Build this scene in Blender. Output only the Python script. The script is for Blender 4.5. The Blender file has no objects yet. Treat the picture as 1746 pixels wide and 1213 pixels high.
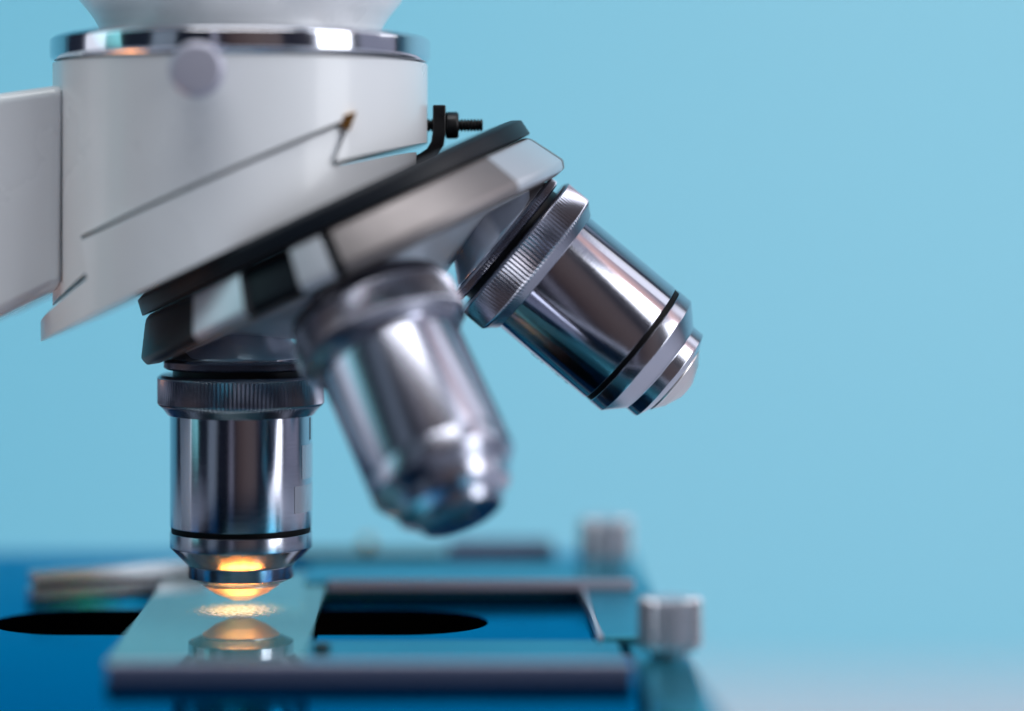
import bpy, bmesh, math, random
from mathutils import Vector, Matrix, Quaternion
random.seed(7)
R = math.radians
sc = bpy.context.scene
col = sc.collection

# ---------------------------------------------------------------- units
# Geometry is written in small units of 0.08 mm; origin of the unit frame is on the camera's axis.
U = 8e-5
TABLE = -2420.0            # table top in units
def W(x, y, z):            # units -> metres, table top at z = 0
    return Vector((x*U, y*U, (z-TABLE)*U))
D = 4437.0                 # camera distance to the plane of focus

# ---------------------------------------------------------------- camera
cam_d = bpy.data.cameras.new('camera'); cam = bpy.data.objects.new('camera', cam_d); col.objects.link(cam)
cam.location = W(0, -D, 0); cam.rotation_euler = (R(90), 0, 0)
cam_d.sensor_width = 36; cam_d.lens = 36*D/1746
cam_d.shift_x = (873-752)/1746.0
cam_d.shift_y = -(606.5-350)/1746.0
cam_d.clip_start = 0.01; cam_d.clip_end = 50
cam_d.dof.use_dof = True; cam_d.dof.focus_distance = (D-65)*U; cam_d.dof.aperture_fstop = 3.9
cam_d.dof.aperture_blades = 0
sc.camera = cam

# ---------------------------------------------------------------- world: a dim room, reflected in the metal
world = bpy.data.worlds.new('World'); sc.world = world; world.use_nodes = True
nt = world.node_tree; nt.nodes.clear()
def N(t, kind, **kw):
    n = t.nodes.new(kind)
    for k, v in kw.items(): setattr(n, k, v)
    return n
out = N(nt, 'ShaderNodeOutputWorld'); bg = N(nt, 'ShaderNodeBackground')
tc = N(nt, 'ShaderNodeTexCoord'); sep = N(nt, 'ShaderNodeSeparateXYZ')
neg = N(nt, 'ShaderNodeMath', operation='MULTIPLY'); neg.inputs[1].default_value = -1
at = N(nt, 'ShaderNodeMath', operation='ARCTAN2')
div = N(nt, 'ShaderNodeMath', operation='MULTIPLY_ADD'); div.inputs[1].default_value = 1/(2*math.pi); div.inputs[2].default_value = .5
ramp = N(nt, 'ShaderNodeValToRGB')
noi = N(nt, 'ShaderNodeTexNoise'); noi.inputs['Scale'].default_value = 1.3
nadd = N(nt, 'ShaderNodeMath', operation='MULTIPLY_ADD'); nadd.inputs[1].default_value = .035
L = nt.links.new
L(tc.outputs['Generated'], sep.inputs[0]); L(sep.outputs['Y'], neg.inputs[0])
L(sep.outputs['X'], at.inputs[0]); L(neg.outputs[0], at.inputs[1]); L(at.outputs[0], div.inputs[0])
L(tc.outputs['Generated'], noi.inputs['Vector']); L(noi.outputs['Fac'], nadd.inputs[0]); L(div.outputs[0], nadd.inputs[2])
L(nadd.outputs[0], ramp.inputs[0])
def az(d): return d/360 + .5 + .0175
stops = [(-180,(.16,.40,.55)),(-150,(.20,.24,.33)),(-128,(.26,.28,.37)),(-122,(.015,.02,.035)),(-104,(.015,.02,.035)),(-100,(.34,.36,.44)),(-86,(.30,.31,.39)),
         (-82,(.012,.015,.025)),(-52,(.012,.018,.03)),(-48,(.20,.25,.31)),(-36,(.18,.22,.27)),(-33,(.012,.015,.025)),(-17,(.012,.014,.022)),(-15,(.22,.22,.28)),(-11,(.22,.22,.28)),(-9,(.02,.018,.025)),
         (-1,(.08,.058,.06)),(14,(.13,.10,.10)),(27,(.13,.105,.11)),(31,(.02,.022,.035)),(46,(.03,.03,.045)),(49,(.40,.42,.52)),(76,(.40,.42,.52)),(79,(.03,.035,.05)),(84,(.26,.27,.36)),(108,(.28,.29,.38)),(112,(.03,.035,.05)),(124,(.03,.035,.06)),(128,(.28,.34,.44)),(180,(.16,.4,.55))]
cr = ramp.color_ramp
while len(cr.elements) > 1: cr.elements.remove(cr.elements[0])
cr.elements[0].position = az(stops[0][0]) if az(stops[0][0])>0 else 0; cr.elements[0].color = (*stops[0][1], 1)
for d, c in stops[1:]:
    e = cr.elements.new(min(1, az(d))); e.color = (*c, 1)
# floor half darker, ceiling a little lighter
mr = N(nt, 'ShaderNodeMapRange'); mr.inputs['From Min'].default_value = -.55; mr.inputs['From Max'].default_value = -.2
mr.inputs['To Min'].default_value = .12; mr.inputs['To Max'].default_value = 1
mul = N(nt, 'ShaderNodeMixRGB', blend_type='MULTIPLY'); mul.inputs[0].default_value = 1
L(sep.outputs['Z'], mr.inputs['Value']); L(ramp.outputs[0], mul.inputs[1]); L(mr.outputs[0], mul.inputs[2])
fl = N(nt, 'ShaderNodeMixRGB'); fl.inputs[1].default_value = (.10,.05,.025,1); mr2 = N(nt, 'ShaderNodeMapRange')
mr2.inputs['From Min'].default_value = -.5; mr2.inputs['From Max'].default_value = -.3
L(sep.outputs['Z'], mr2.inputs['Value']); L(mr2.outputs[0], fl.inputs[0]); L(mul.outputs[0], fl.inputs[2]); L(fl.outputs[0], bg.inputs[0]); bg.inputs[1].default_value = 1.0
L(bg.outputs[0], out.inputs[0])

# ---------------------------------------------------------------- lamps
def area(name, loc, target, sx, sy, power, color, spread=180):
    l = bpy.data.lights.new(name, 'AREA'); l.shape = 'RECTANGLE'; l.size = sx; l.size_y = sy
    l.energy = power; l.color = color; l.spread = R(spread)
    o = bpy.data.objects.new(name, l); col.objects.link(o); o.location = loc
    o.rotation_euler = (Vector(target)-Vector(loc)).to_track_quat('-Z', 'Y').to_euler(); return o
HEAD = W(-341, 0, 0)
def polar(azd, eld, dist):
    a, e = R(azd), R(eld)
    return HEAD + Vector((math.sin(a)*math.cos(e), -math.cos(a)*math.cos(e), math.sin(e)))*dist
area('window_lamp', polar(61, 16, 1.1), HEAD, .44, 1.0, 6.6, (.97, .985, 1))
area('right_lamp', polar(104, 30, 1.0), HEAD, .30, .75, 1.0, (.97, .97, 1))
area('overhead_fill_lamp', polar(5, 72, 1.2), HEAD, .9, .55, 3.0, (1, .99, .98), 95)  # added overhead fill, unseen, to brighten the white head and arm
area('left_lamp', polar(-91, 14, 1.1), HEAD, .34, 1.1, .85, (.95, .97, 1))
area('warm_fill_lamp', W(-1900, -250, -1300), W(-900, 0, -160), .05, .05, .004, (1, .34, .06), 45)  # added warm fill with no known source, tints the arm's underside
area('backdrop_lamp', W(8500, 3500, 5500), W(6000, 8600, 800), 1.1, .9, 2.8, (1, .60, .49), 100)
area('backdrop_fill_lamp', W(-8500, 4000, 4500), W(-2500, 8600, 0), 1.0, 1.0, 1.55, (.34, .97, 1), 95)

sc.view_settings.view_transform = 'Standard'; sc.view_settings.look = 'None'
sc.view_settings.exposure = 0; sc.view_settings.gamma = 1
sc.render.engine = 'CYCLES'
sc.cycles.max_bounces = 10; sc.cycles.glossy_bounces = 6; sc.cycles.transparent_max_bounces = 12
sc.cycles.use_denoising = True
sc.cycles.sample_clamp_indirect = 6

# ---------------------------------------------------------------- materials
def material(name, color=(.5,.5,.5), rough=.4, metal=0.0, coat=0.0, aniso=0.0, ior=1.5, brush=None, mottled=None, grain=None, rvar=0.0):
    m = bpy.data.materials.new(name); m.use_nodes = True; t = m.node_tree
    b = t.nodes['Principled BSDF']; l = t.links.new
    b.inputs['Base Color'].default_value = (*color, 1); b.inputs['Roughness'].default_value = rough
    b.inputs['Metallic'].default_value = metal; b.inputs['IOR'].default_value = ior
    b.inputs['Coat Weight'].default_value = coat; b.inputs['Coat Roughness'].default_value = .12
    c = N(t, 'ShaderNodeTexCoord'); last = None
    if aniso:
        b.inputs['Anisotropic'].default_value = aniso
        tg = N(t, 'ShaderNodeTangent', direction_type='RADIAL', axis='Z'); l(tg.outputs[0], b.inputs['Tangent']); b.inputs['Anisotropic Rotation'].default_value = .25
    def noise(scale, vec=(1,1,1), detail=3):
        mp = N(t, 'ShaderNodeMapping'); mp.inputs['Scale'].default_value = vec
        n = N(t, 'ShaderNodeTexNoise'); n.inputs['Scale'].default_value = scale; n.inputs['Detail'].default_value = detail
        l(c.outputs['Object'], mp.inputs[0]); l(mp.outputs[0], n.inputs['Vector']); return n
    if brush:       # fine turned / brushed lines
        n = noise(brush[0], brush[1], 4)
        bp = N(t, 'ShaderNodeBump'); bp.inputs['Strength'].default_value = brush[2]; bp.inputs['Distance'].default_value = brush[3]
        l(n.outputs['Fac'], bp.inputs['Height']); l(bp.outputs[0], b.inputs['Normal']); last = bp
        r = N(t, 'ShaderNodeMapRange'); r.inputs['To Min'].default_value = rough*.7; r.inputs['To Max'].default_value = rough*1.4
        l(n.outputs['Fac'], r.inputs['Value']); l(r.outputs[0], b.inputs['Roughness'])
    if grain:
        n = noise(grain[0]); bp = N(t, 'ShaderNodeBump'); bp.inputs['Strength'].default_value = grain[1]; bp.inputs['Distance'].default_value = grain[2]
        l(n.outputs['Fac'], bp.inputs['Height']); l(bp.outputs[0], b.inputs['Normal'])
    if mottled:
        n = noise(mottled[0], (1,1,1), 5); mx = N(t, 'ShaderNodeMixRGB')
        mx.inputs[1].default_value = (*color, 1); mx.inputs[2].default_value = (*mottled[1], 1)
        rr = N(t, 'ShaderNodeMapRange'); rr.inputs['From Min'].default_value = .35; rr.inputs['From Max'].default_value = .7
        l(n.outputs['Fac'], rr.inputs['Value']); l(rr.outputs[0], mx.inputs[0]); l(mx.outputs[0], b.inputs['Base Color'])
    if rvar:
        n = noise(rvar, (1,1,1), 6); r = N(t, 'ShaderNodeMapRange'); r.inputs['From Min'].default_value = .3; r.inputs['From Max'].default_value = .75
        r.inputs['To Min'].default_value = rough*.6; r.inputs['To Max'].default_value = rough*1.5
        l(n.outputs['Fac'], r.inputs['Value']); l(r.outputs[0], b.inputs['Roughness'])
    return m
CH = (.46, .475, .55)
M = dict(
    white=material('enamel_white', (.74,.78,.82), .33, coat=.3, grain=(900,.06,.0002), rvar=60),
    barrel=material('turned_steel', CH, .13, 1, aniso=.6, brush=(260,(1,1,90),.13,.00004)),
    chrome=material('polished_chrome', (.68,.70,.76), .09, 1, brush=(300,(1,1,30),.04,.00003)),
    satin=material('satin_nickel', (.20,.185,.19), .42, .55, brush=(260,(1,1,30),.06,.00004)),
    cap=material('worn_cap', (.64,.63,.64), .33, 1),
    nose=material('turned_nose', CH, .21, 1, aniso=.3),
    soft=material('satin_steel', (.44,.46,.55), .24, 1, aniso=.4),
    knurl=material('knurled_steel', (.31,.32,.38), .26, 1),
    rubber=material('black_rubber', (.003,.003,.004), .55),
    black=material('black_oxide', (.010,.011,.013), .38, .3, rvar=500),
    blackgap=material('black_plate', (.004,.007,.012), .42),
    stage=material('blue_black_stage', (.002,.05,.12), .09, 1, rvar=90),
    frame=material('stage_frame', (.05,.24,.31), .22, .7),
    navy=material('navy_edge', (.09,.11,.19), .38, .3),
    edge=material('frame_edge', (.45,.44,.53), .34, .3),
    brass=material('brass', (.75,.42,.12), .25, 1),
    knob=material('knob_aluminium', (.66,.69,.76), .27, .8),
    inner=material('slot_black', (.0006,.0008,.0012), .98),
    screw=material('clamp_screw', (.46,.47,.57), .45, .5),
    lens=material('lens_glass', (.02,.03,.04), .03, 0, coat=1),
)
M['stage'].node_tree.nodes['Principled BSDF'].inputs['Specular Tint'].default_value = (.03,.64,1,1)
M['frame'].node_tree.nodes['Principled BSDF'].inputs['Specular Tint'].default_value = (.2,.8,1,1)
M['rubber'].node_tree.nodes['Principled BSDF'].inputs['IOR'].default_value = 1.2
M['blackgap'].node_tree.nodes['Principled BSDF'].inputs['IOR'].default_value = 1.3
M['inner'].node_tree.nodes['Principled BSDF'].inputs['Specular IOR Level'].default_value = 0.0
# labels and engraving
M['label'] = material('sticker', (.50,.53,.60), .25, .7)
M['ink'] = material('engraving_ink', (.01,.01,.015), .5)

# ---------------------------------------------------------------- object helpers
ORIG = {}
def link(o, parent):
    col.objects.link(o)
    if parent: o.parent = parent
def empty(name, origin, parent=None):            # origin in units
    o = bpy.data.objects.new(name, None); o.empty_display_size = .01
    ORIG[o.name] = Vector(origin)
    o.location = (Vector(origin)-ORIG[parent.name])*U if parent else W(*origin)
    link(o, parent); return o
def build(name, bm, mat, parent=None, origin=None, local=False, sharp=32, smooth=True, bevel=0, seg=3):
    """links ONE mesh; bm in units, world frame (or parent's frame if local)"""
    bmesh.ops.recalc_face_normals(bm, faces=bm.faces)
    if origin is None:
        lo = Vector([min(v.co[i] for v in bm.verts) for i in range(3)]); hi = Vector([max(v.co[i] for v in bm.verts) for i in range(3)])
        origin = (lo+hi)/2 if not local else Vector((0,0,0))
    origin = Vector(origin)
    for v in bm.verts: v.co = (v.co-origin)*U
    me = bpy.data.meshes.new(name); bm.to_mesh(me); bm.free()
    mats = mat if isinstance(mat, (list, tuple)) else [mat]
    for m in mats: me.materials.append(M[m])
    if bevel:
        tmp = bpy.data.objects.new('tmp', me); col.objects.link(tmp)
        md = tmp.modifiers.new('b', 'BEVEL'); md.width = bevel*U; md.segments = seg; md.limit_method = 'ANGLE'; md.angle_limit = R(28)
        wn = tmp.modifiers.new('w', 'WEIGHTED_NORMAL'); wn.weight = 100; wn.mode = 'FACE_AREA'
        for p in me.polygons: p.use_smooth = True
        dg = bpy.context.evaluated_depsgraph_get(); me2 = bpy.data.meshes.new_from_object(tmp.evaluated_get(dg))
        bpy.data.objects.remove(tmp); me2.name = name; me = me2
    if smooth and not bevel:
        for p in me.polygons: p.use_smooth = True
        me.set_sharp_from_angle(angle=R(sharp))
    o = bpy.data.objects.new(name, me); ORIG[o.name] = origin
    if local: o.location = origin*U
    else: o.location = (origin-ORIG[parent.name])*U if parent else W(*origin)
    link(o, parent); return o
def tag(o, label, cat=None, group=None, kind=None):
    o['label'] = label
    if cat: o['category'] = cat
    if group: o['group'] = group
    if kind: o['kind'] = kind
    return o
def fillet(prof, rad=1.6, closed=False):
    outp = [prof[0]]
    for i in range(1, len(prof)-1):
        p, a, b = Vector(prof[i][:2]), Vector(prof[i-1][:2]), Vector(prof[i+1][:2])
        d1, d2 = (a-p), (b-p); l1, l2 = d1.length, d2.length
        if l1 < 1e-6 or l2 < 1e-6 or d1.normalized().dot(d2.normalized()) < -.985: outp.append(prof[i]); continue
        r = min(rad, l1*.4, l2*.4); q1, q2 = p+d1.normalized()*r, p+d2.normalized()*r
        for t in (0, .33, .67, 1):
            q = q1*(1-t)**2 + p*2*t*(1-t) + q2*t*t; outp.append((q.x, q.y) + tuple(prof[i][2:]))
    outp.append(prof[-1]); return outp
def lathe(prof, seg=128, teeth=0, amp=0, bm=None, mtx=None):
    """prof: (along, radius[, knurled]) going down -Z"""
    bm = bm or bmesh.new(); n = seg if not teeth else teeth*4
    rings = []
    for p in prof:
        a, r = p[0], p[1]; kn = len(p) > 2 and p[2]
        if r < .01:
            co = Vector((0,0,-a)); rings.append([bm.verts.new(mtx@co if mtx else co)]); continue
        ring = []
        for i in range(n):
            th = 2*math.pi*i/n; rr = r
            if kn and teeth: rr = r - amp*(0, .55, 1, .55)[i % 4]
            co = Vector((rr*math.cos(th), rr*math.sin(th), -a)); ring.append(bm.verts.new(mtx@co if mtx else co))
        rings.append(ring)
    for A, B in zip(rings, rings[1:]):
        if len(A) == 1 and len(B) == 1: continue
        for i in range(n):
            j = (i+1) % n
            if len(A) == 1: bm.faces.new((A[0], B[j], B[i]))
            elif len(B) == 1: bm.faces.new((A[i], A[j], B[0]))
            else: bm.faces.new((A[i], A[j], B[j], B[i]))
    for ring in (rings[0], rings[-1]):
        if len(ring) > 2: bm.faces.new(ring)
    return bm
def box(x0, x1, y0, y1, z0, z1, bm=None):
    bm = bm or bmesh.new()
    m = Matrix.Translation(((x0+x1)/2, (y0+y1)/2, (z0+z1)/2)) @ Matrix.Diagonal((x1-x0, y1-y0, z1-z0, 1))
    bmesh.ops.create_cube(bm, size=1, matrix=m); return bm
def prism(pts, y0, y1, bm=None):                  # pts (x,z), extruded along y
    bm = bm or bmesh.new()
    a = [bm.verts.new((x, y0, z)) for x, z in pts]; b = [bm.verts.new((x, y1, z)) for x, z in pts]
    n = len(pts)
    bm.faces.new(a); bm.faces.new(b[::-1])
    for i in range(n): bm.faces.new((a[i], b[i], b[(i+1)%n], a[(i+1)%n]))
    return bm
def slab(pts, z0, z1, bm=None):                   # pts (x,y), extruded along z
    bm = bm or bmesh.new()
    a = [bm.verts.new((x, y, z0)) for x, y in pts]; b = [bm.verts.new((x, y, z1)) for x, y in pts]; n = len(pts)
    bm.faces.new(a); bm.faces.new(b[::-1])
    for i in range(n): bm.faces.new((a[i], b[i], b[(i+1)%n], a[(i+1)%n]))
    return bm
def cyl(r, z0, z1, cx, cy, seg=160):
    bm = bmesh.new(); p = [(cx+r*math.cos(2*math.pi*i/seg), cy+r*math.sin(2*math.pi*i/seg)) for i in range(seg)]
    return slab(p, z0, z1, bm)
def boolean(bmA, bmB, op='INTERSECT'):            # -> new bmesh, units scaled down for the solver
    obs = []
    for b in (bmA, bmB):
        bmesh.ops.recalc_face_normals(b, faces=b.faces)
        if b.calc_volume(signed=True) < 0: bmesh.ops.reverse_faces(b, faces=b.faces)
        me = bpy.data.meshes.new('t'); b.to_mesh(me); b.free(); o = bpy.data.objects.new('t', me); col.objects.link(o); obs.append(o)
    md = obs[0].modifiers.new('x', 'BOOLEAN'); md.operation = op; md.solver = 'EXACT'; md.object = obs[1]
    dg = bpy.context.evaluated_depsgraph_get(); me = bpy.data.meshes.new_from_object(obs[0].evaluated_get(dg))
    r = bmesh.new(); r.from_mesh(me)
    for o in obs: bpy.data.objects.remove(o)
    bpy.data.meshes.remove(me); return r
def P(px, py, s=1.0):                             # photo coordinate on a plane whose picture scale is s
    return ((px-752)/s, (350-py)/s)

# ================================================================= SETTING
m = material('blue_card', (.165,.50,.66), .75, mottled=(1.1,(.20,.51,.66)), grain=(700,.05,.0003)); M['backdrop'] = m
bm = bmesh.new(); yb = 8600
pts = [(yb, TABLE+4)] + [(yb, TABLE+4+ (13000)*i/10) for i in range(1, 11)]
a = [bm.verts.new((-16000, y, z)) for y, z in pts]; b = [bm.verts.new((22000, y, z)) for y, z in pts]
a2 = [bm.verts.new((-16000, y+40, z)) for y, z in pts]; b2 = [bm.verts.new((22000, y+40, z)) for y, z in pts]
for i in range(len(pts)-1):
    bm.faces.new((a[i], b[i], b[i+1], a[i+1])); bm.faces.new((a2[i], a2[i+1], b2[i+1], b2[i]))
bd = build('backdrop', bm, 'backdrop'); tag(bd, 'plain light blue backdrop behind the microscope', kind='structure')
M['table'] = material('table_white', (.52,.53,.60), .5, mottled=(4,(.46,.48,.56)), grain=(300,.1,.0004))
tb = build('table', box(-14000, 20000, -6000, yb+600, TABLE-300, TABLE), 'table'); tag(tb, 'pale white table top under the microscope', kind='structure')

# ================================================================= MICROSCOPE
AX = -341.0                                       # optical axis x
APEX = Vector((AX, 0, 350-36.0))
TIL = R(25.2)
T = Vector((math.sin(TIL), 0, -math.cos(TIL)))    # turret axis, pointing down
Rv = Vector((math.cos(TIL), 0, math.sin(TIL)))    # radial in the picture plane, up right
scope = empty('microscope', (-900, 0, TABLE))
tag(scope, 'white laboratory microscope with steel objectives on a tilted turret above a blue-black stage', 'microscope')

# --- head housing: upright drum with dovetail seam, cut by sloping planes
def line_s(s, r):                                 # point in xz for turret coordinates
    p = APEX + T*s + Rv*r; return (p.x, p.z)
A1, A2, A3, A4 = P(165,401), P(609,208), P(581,281), P(745,240)
up = [P(40,60), P(760,60), A4, A3, A2, A1, P(185,452), P(96,520), P(40,524)]
drum = cyl(318, -300, 239, AX, 0)
h = boolean(drum, prism(up, -500, 500))
build('head_housing', h, 'white', scope, bevel=7)
g = 5
lo_ = [(A1[0]+4,A1[1]-g-1),(A2[0]-4,A2[1]-g-3),(A3[0]-6,A3[1]-g-2),(A4[0],A4[1]-g-8), (A4[0]+8, A4[1]-g-8.5), line_s(350, 190), line_s(350,-700), P(0,585), P(20,560), P(75,547), P(180,469)]
lo = [lo_[0]]+lo_[1:4]+[(lo_[4][0],lo_[4][1])]+lo_[5:]
drum2 = cyl(319, -400, 230, -360, 0)
h2 = boolean(drum2, prism(lo, -500, 500))
build('nosepiece_base', h2, 'white', scope, bevel=10, seg=5)
# orange reflection at the dovetail corner, put in as a brass wedge
build('dovetail_glint', prism([P(577,212),P(616,200),P(605,230),P(589,221)], -260, 200), 'brass', scope, smooth=False)
# chrome ring, bowl of the head
def zl(prof, cx=AX, cy=0, **k):                   # upright lathe with profile (z, r)
    return lathe([(-z, r) + tuple(rest) for z, r, *rest in prof], mtx=Matrix.Translation((cx, cy, 0)), **k)
rg = build('head_ring', zl(fillet([(286,250),(286,314),(279,323),(250,323),(243,319),(240,300),(240,250)], 3), seg=192), 'chrome', scope)
build('viewing_head', zl(fillet([(640,380),(560,372),(470,340),(400,304),(345,272),(318,250),(300,240),(287,238)], 20), seg=160), 'white', scope, sharp=60)
# clamp screw on the near side of the ring, pointing at the camera
cs = lathe(fillet([(0,20),(34,20),(36,42),(74,44),(80,38),(80,0)], 4), seg=96, mtx=Matrix.Translation((-381, -308, 212)) @ Matrix.Rotation(R(-90), 4, 'X'))
build('clamp_screw', cs, 'screw', scope)

# --- arm, pillar and foot (mostly outside the picture)
arm_pts = [P(108,143,1.035), P(0,158,1.035), P(-260,200), P(-520,330), P(-640,600), P(-660,1500), P(-330,1500), P(-300,900), P(-230,680), P(-120,590), P(0,540,1.035), P(103,488,1.035)]
build('arm', prism(arm_pts, -150, 150), 'white', scope, bevel=20, seg=6)
build('arm_shade_strip', prism([P(104,152,1.033), P(128,152,1.033), P(128,484,1.033), P(104,484,1.033)], -143, 143), 'blackgap', scope, bevel=4)  # black strip in place of the soft shadow between arm and head
foot_l = []
build('foot', box(-1500, 700, -800, 800, TABLE, TABLE+260), 'blackgap', scope, bevel=60, seg=4)
build('pillar', box(-1440, -1130, -200, 200, TABLE+250, P(0,1490)[1]), 'white', scope, bevel=20)

# --- turret
Mt = Matrix.Translation(APEX) @ Matrix.Rotation(-TIL, 4, 'Y')     # local -Z runs along T
build('turret_plate', lathe(fillet([(350.6,60),(350.6,345),(357,360),(384,364),(386,340)], 2), seg=160, mtx=Mt), 'blackgap', scope)
tur = lathe(fillet([(387,60),(387,352),(391,360),(399,366),(448,396),(462,392),(468,372),(466,334),(466,60)], 4), seg=384)
def rim_zone(a):                                  # rim reflections and shade painted as silver and black zones, some recessed
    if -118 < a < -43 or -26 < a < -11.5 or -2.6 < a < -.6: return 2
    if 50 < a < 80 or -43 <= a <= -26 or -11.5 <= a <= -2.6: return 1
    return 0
def rim_ang(c):
    return math.degrees(math.atan2(c.x, -c.y))
for v in tur.verts:
    if -461 < v.co.z < -392 and rim_zone(rim_ang(v.co)) == 2 and rim_ang(v.co) > -30:
        r_ = math.hypot(v.co.x, v.co.y); k_ = (r_-14)/r_; v.co.x *= k_; v.co.y *= k_
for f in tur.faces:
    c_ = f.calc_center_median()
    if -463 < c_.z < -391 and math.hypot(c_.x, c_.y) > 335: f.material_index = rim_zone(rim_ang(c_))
bmesh.ops.transform(tur, matrix=Mt, verts=tur.verts)
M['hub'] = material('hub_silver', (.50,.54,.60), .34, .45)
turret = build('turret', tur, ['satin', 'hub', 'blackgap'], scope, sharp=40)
hub = lathe(fillet([(467,60),(467,322),(471,326),(474,250),(545,120),(566,60),(570,0)], 8), seg=192, mtx=Mt)
build('hub', hub, 'hub', turret, sharp=40)
M['cone'] = material('polished_hub', (.70,.74,.80), .14, 1, rvar=150)

# --- objectives
def objective(ang, kind):
    q = Quaternion(T, ang); d = q @ Vector((0,0,-1))
    o = bpy.data.objects.new('objective', None); o.empty_display_size = .01
    ORIG[o.name] = APEX.copy()
    link(o, scope); o.location = (APEX + d*560 - ORIG[scope.name])*U
    o.rotation_mode = 'QUATERNION'; o.rotation_quaternion = q
    k = -560                                      # profiles are measured from the apex
    def S(pr): return [(p[0]+k,)+tuple(p[1:]) for p in pr]
    def part(name, prof, mat, **kw):
        par = o
        return build(name, lathe(S(prof), **kw), mat, par, local=True, sharp=30)
    part('mount', fillet([(450,56),(505,60),(530,72),(560,104),(571,117),(576,119),(576,60)], 3), 'chrome', seg=128)
    part('knurled_ring', fillet([(575,100),(576,126,1),(579,131,1),(590,131,1),(593,126,1),(593,100)], 1.2), 'knurl', teeth=130, amp=4.2)
    part('spacer', [(592,116),(609,116),(609,80)], 'blackgap', seg=128)
    part('collar', fillet([(602,100),(602,136),(606,142,0),(609,142,1),(651,142,1),(655,138,0),(661,132),(671,124),(671,100)], 1.5), 'knurl', teeth=124, amp=3.2)
    if kind == 'long':
        part('barrel', fillet([(660,100),(660,119),(668,119),(671,114),(680,114),(684,118),(868,119),(868,100)], 2), 'soft', seg=192)
        part('sealing_ring', fillet([(866,100),(866,117),(872,117),(872,100)], 1), 'barrel', seg=128)
        part('nose', fillet([(871,100),(871,119),(900,119),(926,98),(944,94),(958,74),(974,66),(976,24)], 3), 'soft', seg=192)
        part('front_lens', fillet([(970,24),(978,16),(980,0)], 1), 'lens', seg=64)
    else:
        part('barrel', fillet([(669,100),(669,121),(860,121),(860,113),(861,100)], 1.4), 'barrel', seg=192)
        part('sealing_ring', fillet([(859,100),(859,117.5),(861,119),(868,119),(870,117.5),(870,100)], 1.5), 'rubber', seg=128)
        part('nose', fillet([(869,100),(869,113),(869.5,121),(895,121),(924,92),(926,90),(947,90),(957,68),(957,58)], 1.4), 'nose', seg=192)
        part('front_cap', fillet([(955,55),(955,66),(960,66),(962,62),(974,46),(984,22),(986,18),(986,0)], 1.5), 'cap', seg=128)
    return o, d
def patch(name, par, a0, a1, t0, t1, mat, rad=121.0, th=.6):    # thin curved label lying on a barrel
    bm = bmesh.new(); n = 14; rows = []
    for rr in (rad+.05, rad+th):
        rows.append([[bm.verts.new((rr*math.cos(R(t0+(t1-t0)*i/n)), rr*math.sin(R(t0+(t1-t0)*i/n)), 560-a)) for i in range(n+1)] for a in (a0, a1)])
    (a_, b_), (c_, d_) = rows
    for i in range(n):
        bm.faces.new((c_[i], c_[i+1], d_[i+1], d_[i])); bm.faces.new((a_[i], b_[i], b_[i+1], a_[i+1]))
        bm.faces.new((a_[i], a_[i+1], c_[i+1], c_[i])); bm.faces.new((b_[i], d_[i], d_[i+1], b_[i+1]))
    bm.faces.new((a_[0], c_[0], d_[0], b_[0])); bm.faces.new((a_[n], b_[n], d_[n], c_[n]))
    return build(name, bm, mat, par, local=True)
o1, d1 = objective(0, 'short')
patch('label_strip', o1, 719, 776, -28, 20, 'label'); patch('label_strip', o1, 786, 832, -38, 20, 'label')
patch('engraved_line', o1, 674, 712, -13, -9, 'ink', th=.3)
tag(o1, 'upright objective pointing straight down just above the slide')
o3, d3 = objective(math.pi, 'short')
tag(o3, 'objective on the right, pointing out to the lower right')
for a_, b_, t_ in ((742,760,-8),(764,768,-6),(786,792,-9),(796,806,-7),(810,813,-9),(817,824,-6)):
    patch('engraved_mark', o3, a_, b_, t_, t_+5, 'ink', th=1.0)
o2, d2 = objective(-math.pi/2, 'long')
if d2.y > 0:
    print('flip')
tag(o2, 'out-of-focus objective nearest the camera, between the other two')

# --- stop screw and bracket (in focus, at the right of the head)
br_c = [(749,180),(749,225),(746,245),(736,262),(718,274),(705,280)]
Lp, Rp = [], []
for i, p in enumerate(br_c):
    a_ = Vector(br_c[max(0,i-1)]); b_ = Vector(br_c[min(len(br_c)-1,i+1)]); t_ = (b_-a_).normalized(); n_ = Vector((-t_.y, t_.x))*11
    Lp.append(Vector(p)+n_); Rp.append(Vector(p)-n_)
bp = [P(v.x, v.y) for v in Lp] + [P(v.x, v.y) for v in Rp[::-1]]
build('stop_bracket', prism(bp, -24, 24), 'black', scope, bevel=2.5, sharp=40)
def thread(x0, x1, r, pitch, depth):
    pr = [(0, 0), (0, r-depth)]; x = 1.0; n = x1-x0
    while x < n-2: pr += [(x, r-depth), (x+pitch*.35, r), (x+pitch*.55, r), (x+pitch*.9, r-depth)]; x += pitch
    pr += [(n-1, r-depth), (n, r-depth-2), (n, 0)]; return pr
def along_x(prof, x, z, y=0, **k):                # lathe along +x
    return lathe(prof, mtx=Matrix.Translation((x, y, z)) @ Matrix.Rotation(R(-90), 4, 'Y'), **k)
xs, zs = P(722, 214)
ss = build('stop_screw', along_x(thread(0, 99, 11, 5.6, 3.2), xs, zs, seg=48), 'black', scope, sharp=25)
hx = [(13*0, 0)]
bmn = bmesh.new()
nut = along_x(fillet([(0,8),(0,20),(2,23),(19,23),(22,20),(22,8)], 1.5), P(760,0)[0], zs, seg=40)
build('lock_nut', nut, 'black', ss, sharp=35)

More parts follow.
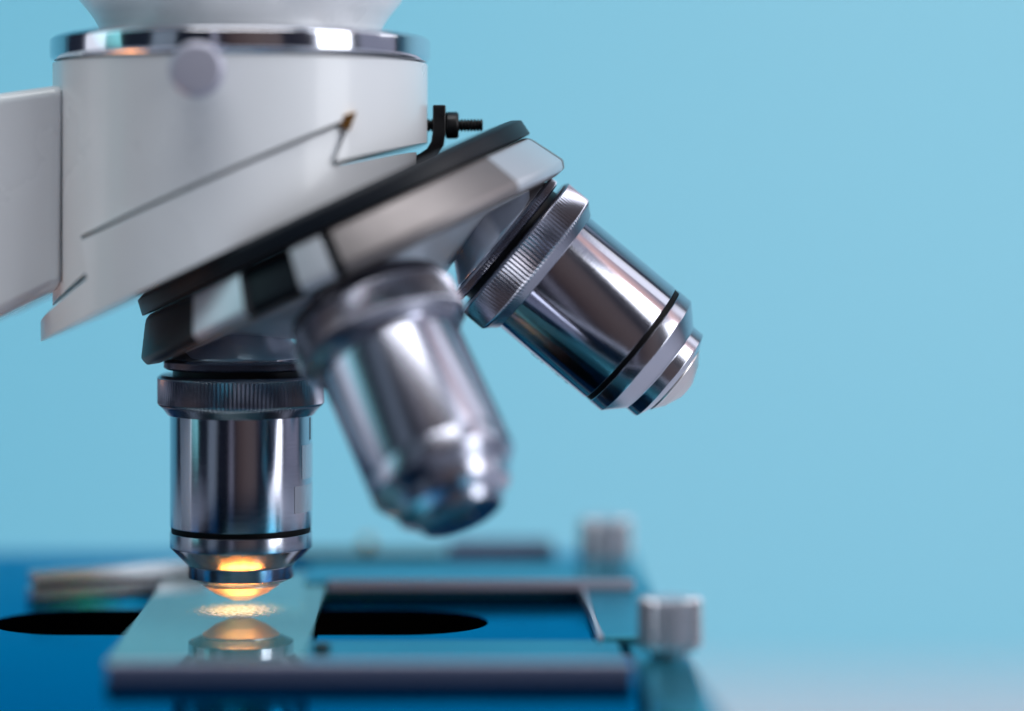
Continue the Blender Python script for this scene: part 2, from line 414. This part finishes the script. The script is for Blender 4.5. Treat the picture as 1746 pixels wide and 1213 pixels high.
# ================================================================= STAGE
ZS = -713.0
slot = []
cxs, cys, rs = -343, 13, 135
for i in range(25): a_ = -math.pi/2 + math.pi*i/24; slot.append((cxs+422-150+150*math.cos(a_), cys+rs*math.sin(a_)))
for i in range(25): a_ = math.pi/2 + math.pi*i/24; slot.append((cxs-422+150+150*math.cos(a_), cys+rs*math.sin(a_)))
plate = boolean(box(-1010, 392, -1150, 905, ZS-60, ZS), slab(slot, ZS-200, ZS+50), 'DIFFERENCE')
plate.normal_update()
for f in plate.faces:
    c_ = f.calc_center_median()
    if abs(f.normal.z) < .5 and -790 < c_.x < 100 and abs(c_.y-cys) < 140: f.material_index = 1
build('stage', plate, ['stage', 'inner'], scope, bevel=3)
build('slot_dark_sheet', slab([(cxs+(x-cxs)*1.05, cys+(y-cys)*1.6) for x, y in slot], ZS-258, ZS-250), 'inner', scope, smooth=False)  # black sheet below the slot standing in for its unlit interior
build('stage_bracket', box(-1250, -900, -180, 180, ZS-260, ZS-61), 'white', scope, bevel=10)
# mechanical stage frame
def bar(name, x0, x1, y0, y1, z0, z1, mat='frame', parent=None, bev=2.5):
    return build(name, box(x0, x1, y0, y1, z0, z1), mat, parent or scope, bevel=bev)
fr = [(-556,-686),(-516,-686),(-516,-701),(-243,-701),(-243,ZS+.4),(-556,ZS+.4)]
bm = bmesh.new()
a = [bm.verts.new((-496, y, z)) for y, z in fr]; b = [bm.verts.new((284, y, z)) for y, z in fr]
bm.faces.new(a); bm.faces.new(b[::-1])
for i in range(6): bm.faces.new((a[i], b[i], b[(i+1)%6], a[(i+1)%6]))
near = build('near_rail', bm, 'frame', scope, bevel=2.5)
bar('near_rail_front', -498, 286, -564, -557, ZS+1, -685, 'navy', near, 2)
bar('near_rail_lip', -498, 286, -562, -548, -685.5, -681, 'edge', near, 1.5)
far = bar('far_rail', -250, 346, 288, 560, ZS+.4, -684)
bar('far_rail_edge', -205, 350, 276, 287, -698, -679, 'edge', far, 2)
side = bar('side_rail', 262, 338, -242, 287, ZS+.4, -696)
bar('side_rail_edge', 253, 261, -240, 280, ZS+1, -693, 'edge', side, 1.5)
bar('stage_edge_strip', 300, 388, -1140, 895, ZS+.4, ZS+8, 'frame')
bar('back_block', 14, 222, 690, 800, ZS+.4, -670, 'navy', None, 5)
bar('back_rail', -330, 12, 800, 850, ZS+.4, -700, 'blackgap', None, 3)
def small_screw(name, x, y, z0, z1, r, mat):
    return build(name, zl(fillet([(z1,0),(z1,r*.8),(z1-3,r),(z0+2,r),(z0,r*.9),(z0,0)], 1), cx=x, cy=y, seg=40), mat, scope)
small_screw('rail_screw', -150, 830, -699.6, -672, 11, 'brass')
small_screw('rail_screw', -188, -335, -700.6, -691, 14, 'black')
# drive knobs
def knob(x, y):
    kz = fillet([(-610,0),(-610,40),(-615,50,1),(-684,51,1),(-692,46,1),(-697,31),(-704.6,29),(-704.6,0)], 2)
    return build('stage_knob', zl(kz, cx=x, cy=y, teeth=26, amp=8), 'knob', scope, sharp=50)
k1 = knob(321, 650)
k2 = k1.copy(); col.objects.link(k2); k2.parent = scope; k2.location = k1.location + Vector((357-321, -372-650, 0))*U
tag(k1, 'knurled aluminium knob at the far corner of the stage', group='stage knobs'); tag(k2, 'knurled aluminium knob at the near right corner of the stage', group='stage knobs')
# slide clip finger, left of the slide
def ribbon(name, cpts, wid, z0, z1, mat, parent, bev=1.5):
    Lp, Rp = [], []
    for i, p in enumerate(cpts):
        a_ = Vector(cpts[max(0,i-1)]); b_ = Vector(cpts[min(len(cpts)-1,i+1)]); t_ = (b_-a_).normalized(); n_ = Vector((-t_.y, t_.x))*wid/2
        Lp.append(tuple(Vector(p)+n_)); Rp.append(tuple(Vector(p)-n_))
    return build(name, slab(Lp+Rp[::-1], z0, z1), mat, parent, bevel=bev)
path = [(-742,250),(-660,292),(-580,330),(-520,368),(-440,400)]
cl = ribbon('slide_clip', path, 44, ZS+.4, -690, 'knob', scope, 2)
ribbon('clip_spring', [(x, y+8) for x, y in path], 30, -682, -660, 'knob', cl, 2)
ribbon('clip_core', [(x+8, y+10) for x, y in path], 22, -690.3, -681.7, 'blackgap', cl, .5)

# ================================================================= SLIDE
def slide_mat():
    m = bpy.data.materials.new('slide_glass'); m.use_nodes = True; t = m.node_tree; t.nodes.clear(); l = t.links.new
    o = N(t, 'ShaderNodeOutputMaterial'); mix = N(t, 'ShaderNodeMixShader'); mix2 = N(t, 'ShaderNodeMixShader')
    gl = N(t, 'ShaderNodeBsdfGlossy'); gl.inputs['Roughness'].default_value = .035; gl.inputs['Color'].default_value = (.93,1,.98,1)
    tr = N(t, 'ShaderNodeBsdfTransparent'); tr.inputs['Color'].default_value = (.97,.98,.96,1)
    df = N(t, 'ShaderNodeBsdfDiffuse'); df.inputs['Color'].default_value = (.13,.42,.48,1)
    f = N(t, 'ShaderNodeFresnel'); f.inputs['IOR'].default_value = 2.35
    c = N(t, 'ShaderNodeTexCoord'); n = N(t, 'ShaderNodeTexNoise'); n.inputs['Scale'].default_value = 700; n.inputs['Detail'].default_value = 6
    l(c.outputs['Object'], n.inputs['Vector'])
    r = N(t, 'ShaderNodeMapRange'); r.inputs['From Min'].default_value = .3; r.inputs['From Max'].default_value = .8; r.inputs['To Min'].default_value = .36; r.inputs['To Max'].default_value = .52
    l(n.outputs['Fac'], r.inputs['Value'])
    l(tr.outputs[0], mix2.inputs[1]); l(df.outputs[0], mix2.inputs[2]); l(r.outputs[0], mix2.inputs[0])
    l(f.outputs[0], mix.inputs[0]); l(mix2.outputs[0], mix.inputs[1]); l(gl.outputs[0], mix.inputs[2]); l(mix.outputs[0], o.inputs[0])
    return m
M['slide'] = slide_mat()
def smear_mat():
    m = bpy.data.materials.new('specimen_smear'); m.use_nodes = True; t = m.node_tree; t.nodes.clear(); l = t.links.new
    o = N(t, 'ShaderNodeOutputMaterial'); mix = N(t, 'ShaderNodeMixShader'); ad = N(t, 'ShaderNodeAddShader')
    df = N(t, 'ShaderNodeBsdfDiffuse'); df.inputs['Color'].default_value = (.56,.52,.48,1)
    tl = N(t, 'ShaderNodeBsdfTranslucent'); tl.inputs['Color'].default_value = (.16,.36,1,1)
    tr = N(t, 'ShaderNodeBsdfTransparent')
    c = N(t, 'ShaderNodeTexCoord'); n = N(t, 'ShaderNodeTexNoise'); n.inputs['Scale'].default_value = 1700; n.inputs['Detail'].default_value = 4
    ln = N(t, 'ShaderNodeVectorMath', operation='LENGTH'); mp = N(t, 'ShaderNodeMapping'); mp.inputs['Scale'].default_value = (1, .75, 0)
    l(c.outputs['Object'], mp.inputs[0]); l(mp.outputs[0], ln.inputs[0]); l(c.outputs['Object'], n.inputs['Vector'])
    rad = N(t, 'ShaderNodeMapRange'); rad.inputs['From Min'].default_value = 20*U; rad.inputs['From Max'].default_value = 92*U; rad.inputs['To Min'].default_value = .7; rad.inputs['To Max'].default_value = -.35
    l(ln.outputs['Value'], rad.inputs['Value'])
    nn = N(t, 'ShaderNodeMapRange'); nn.inputs['From Min'].default_value = .38; nn.inputs['From Max'].default_value = .66; nn.inputs['To Min'].default_value = -.3; nn.inputs['To Max'].default_value = .3; nn.clamp = False
    l(n.outputs['Fac'], nn.inputs['Value'])
    s = N(t, 'ShaderNodeMath', operation='ADD', use_clamp=True); l(rad.outputs[0], s.inputs[0]); l(nn.outputs[0], s.inputs[1])
    l(df.outputs[0], ad.inputs[0]); l(tl.outputs[0], ad.inputs[1])
    l(s.outputs[0], mix.inputs[0]); l(tr.outputs[0], mix.inputs[1]); l(ad.outputs[0], mix.inputs[2]); l(mix.outputs[0], o.inputs[0])
    return m
M['smear'] = smear_mat()
bm = box(-508, -208, -514, 450, -700.6, -688)
sl = build('microscope_slide', bm, 'slide', None, origin=(-341, 0, -700.6), bevel=1.2, smooth=False)
tag(sl, 'clear glass slide with a grainy smear lying under the upright objective', 'slide')
bm = bmesh.new(); bmesh.ops.create_circle(bm, cap_ends=True, segments=48, radius=95, matrix=Matrix.Translation((-345, -20, -687.4)) @ Matrix.Diagonal((1,1.2,1,1)))
build('specimen', bm, 'smear', sl, smooth=False)

# condenser with lit lamp under the slide
build('condenser', zl(fillet([(-723.5,0),(-723.5,92),(-729,98),(-745,104),(-790,104)], 2), cx=AX, cy=0, seg=96), 'chrome', scope)
l = bpy.data.lights.new('condenser_lamp', 'AREA'); l.shape = 'DISK'; l.size = 180*U; l.energy = .040; l.color = (1, .27, .035); l.spread = R(105)
o = bpy.data.objects.new('condenser_lamp', l); col.objects.link(o); o.location = W(AX, 0, -722); o.rotation_euler = (R(180), 0, 0)
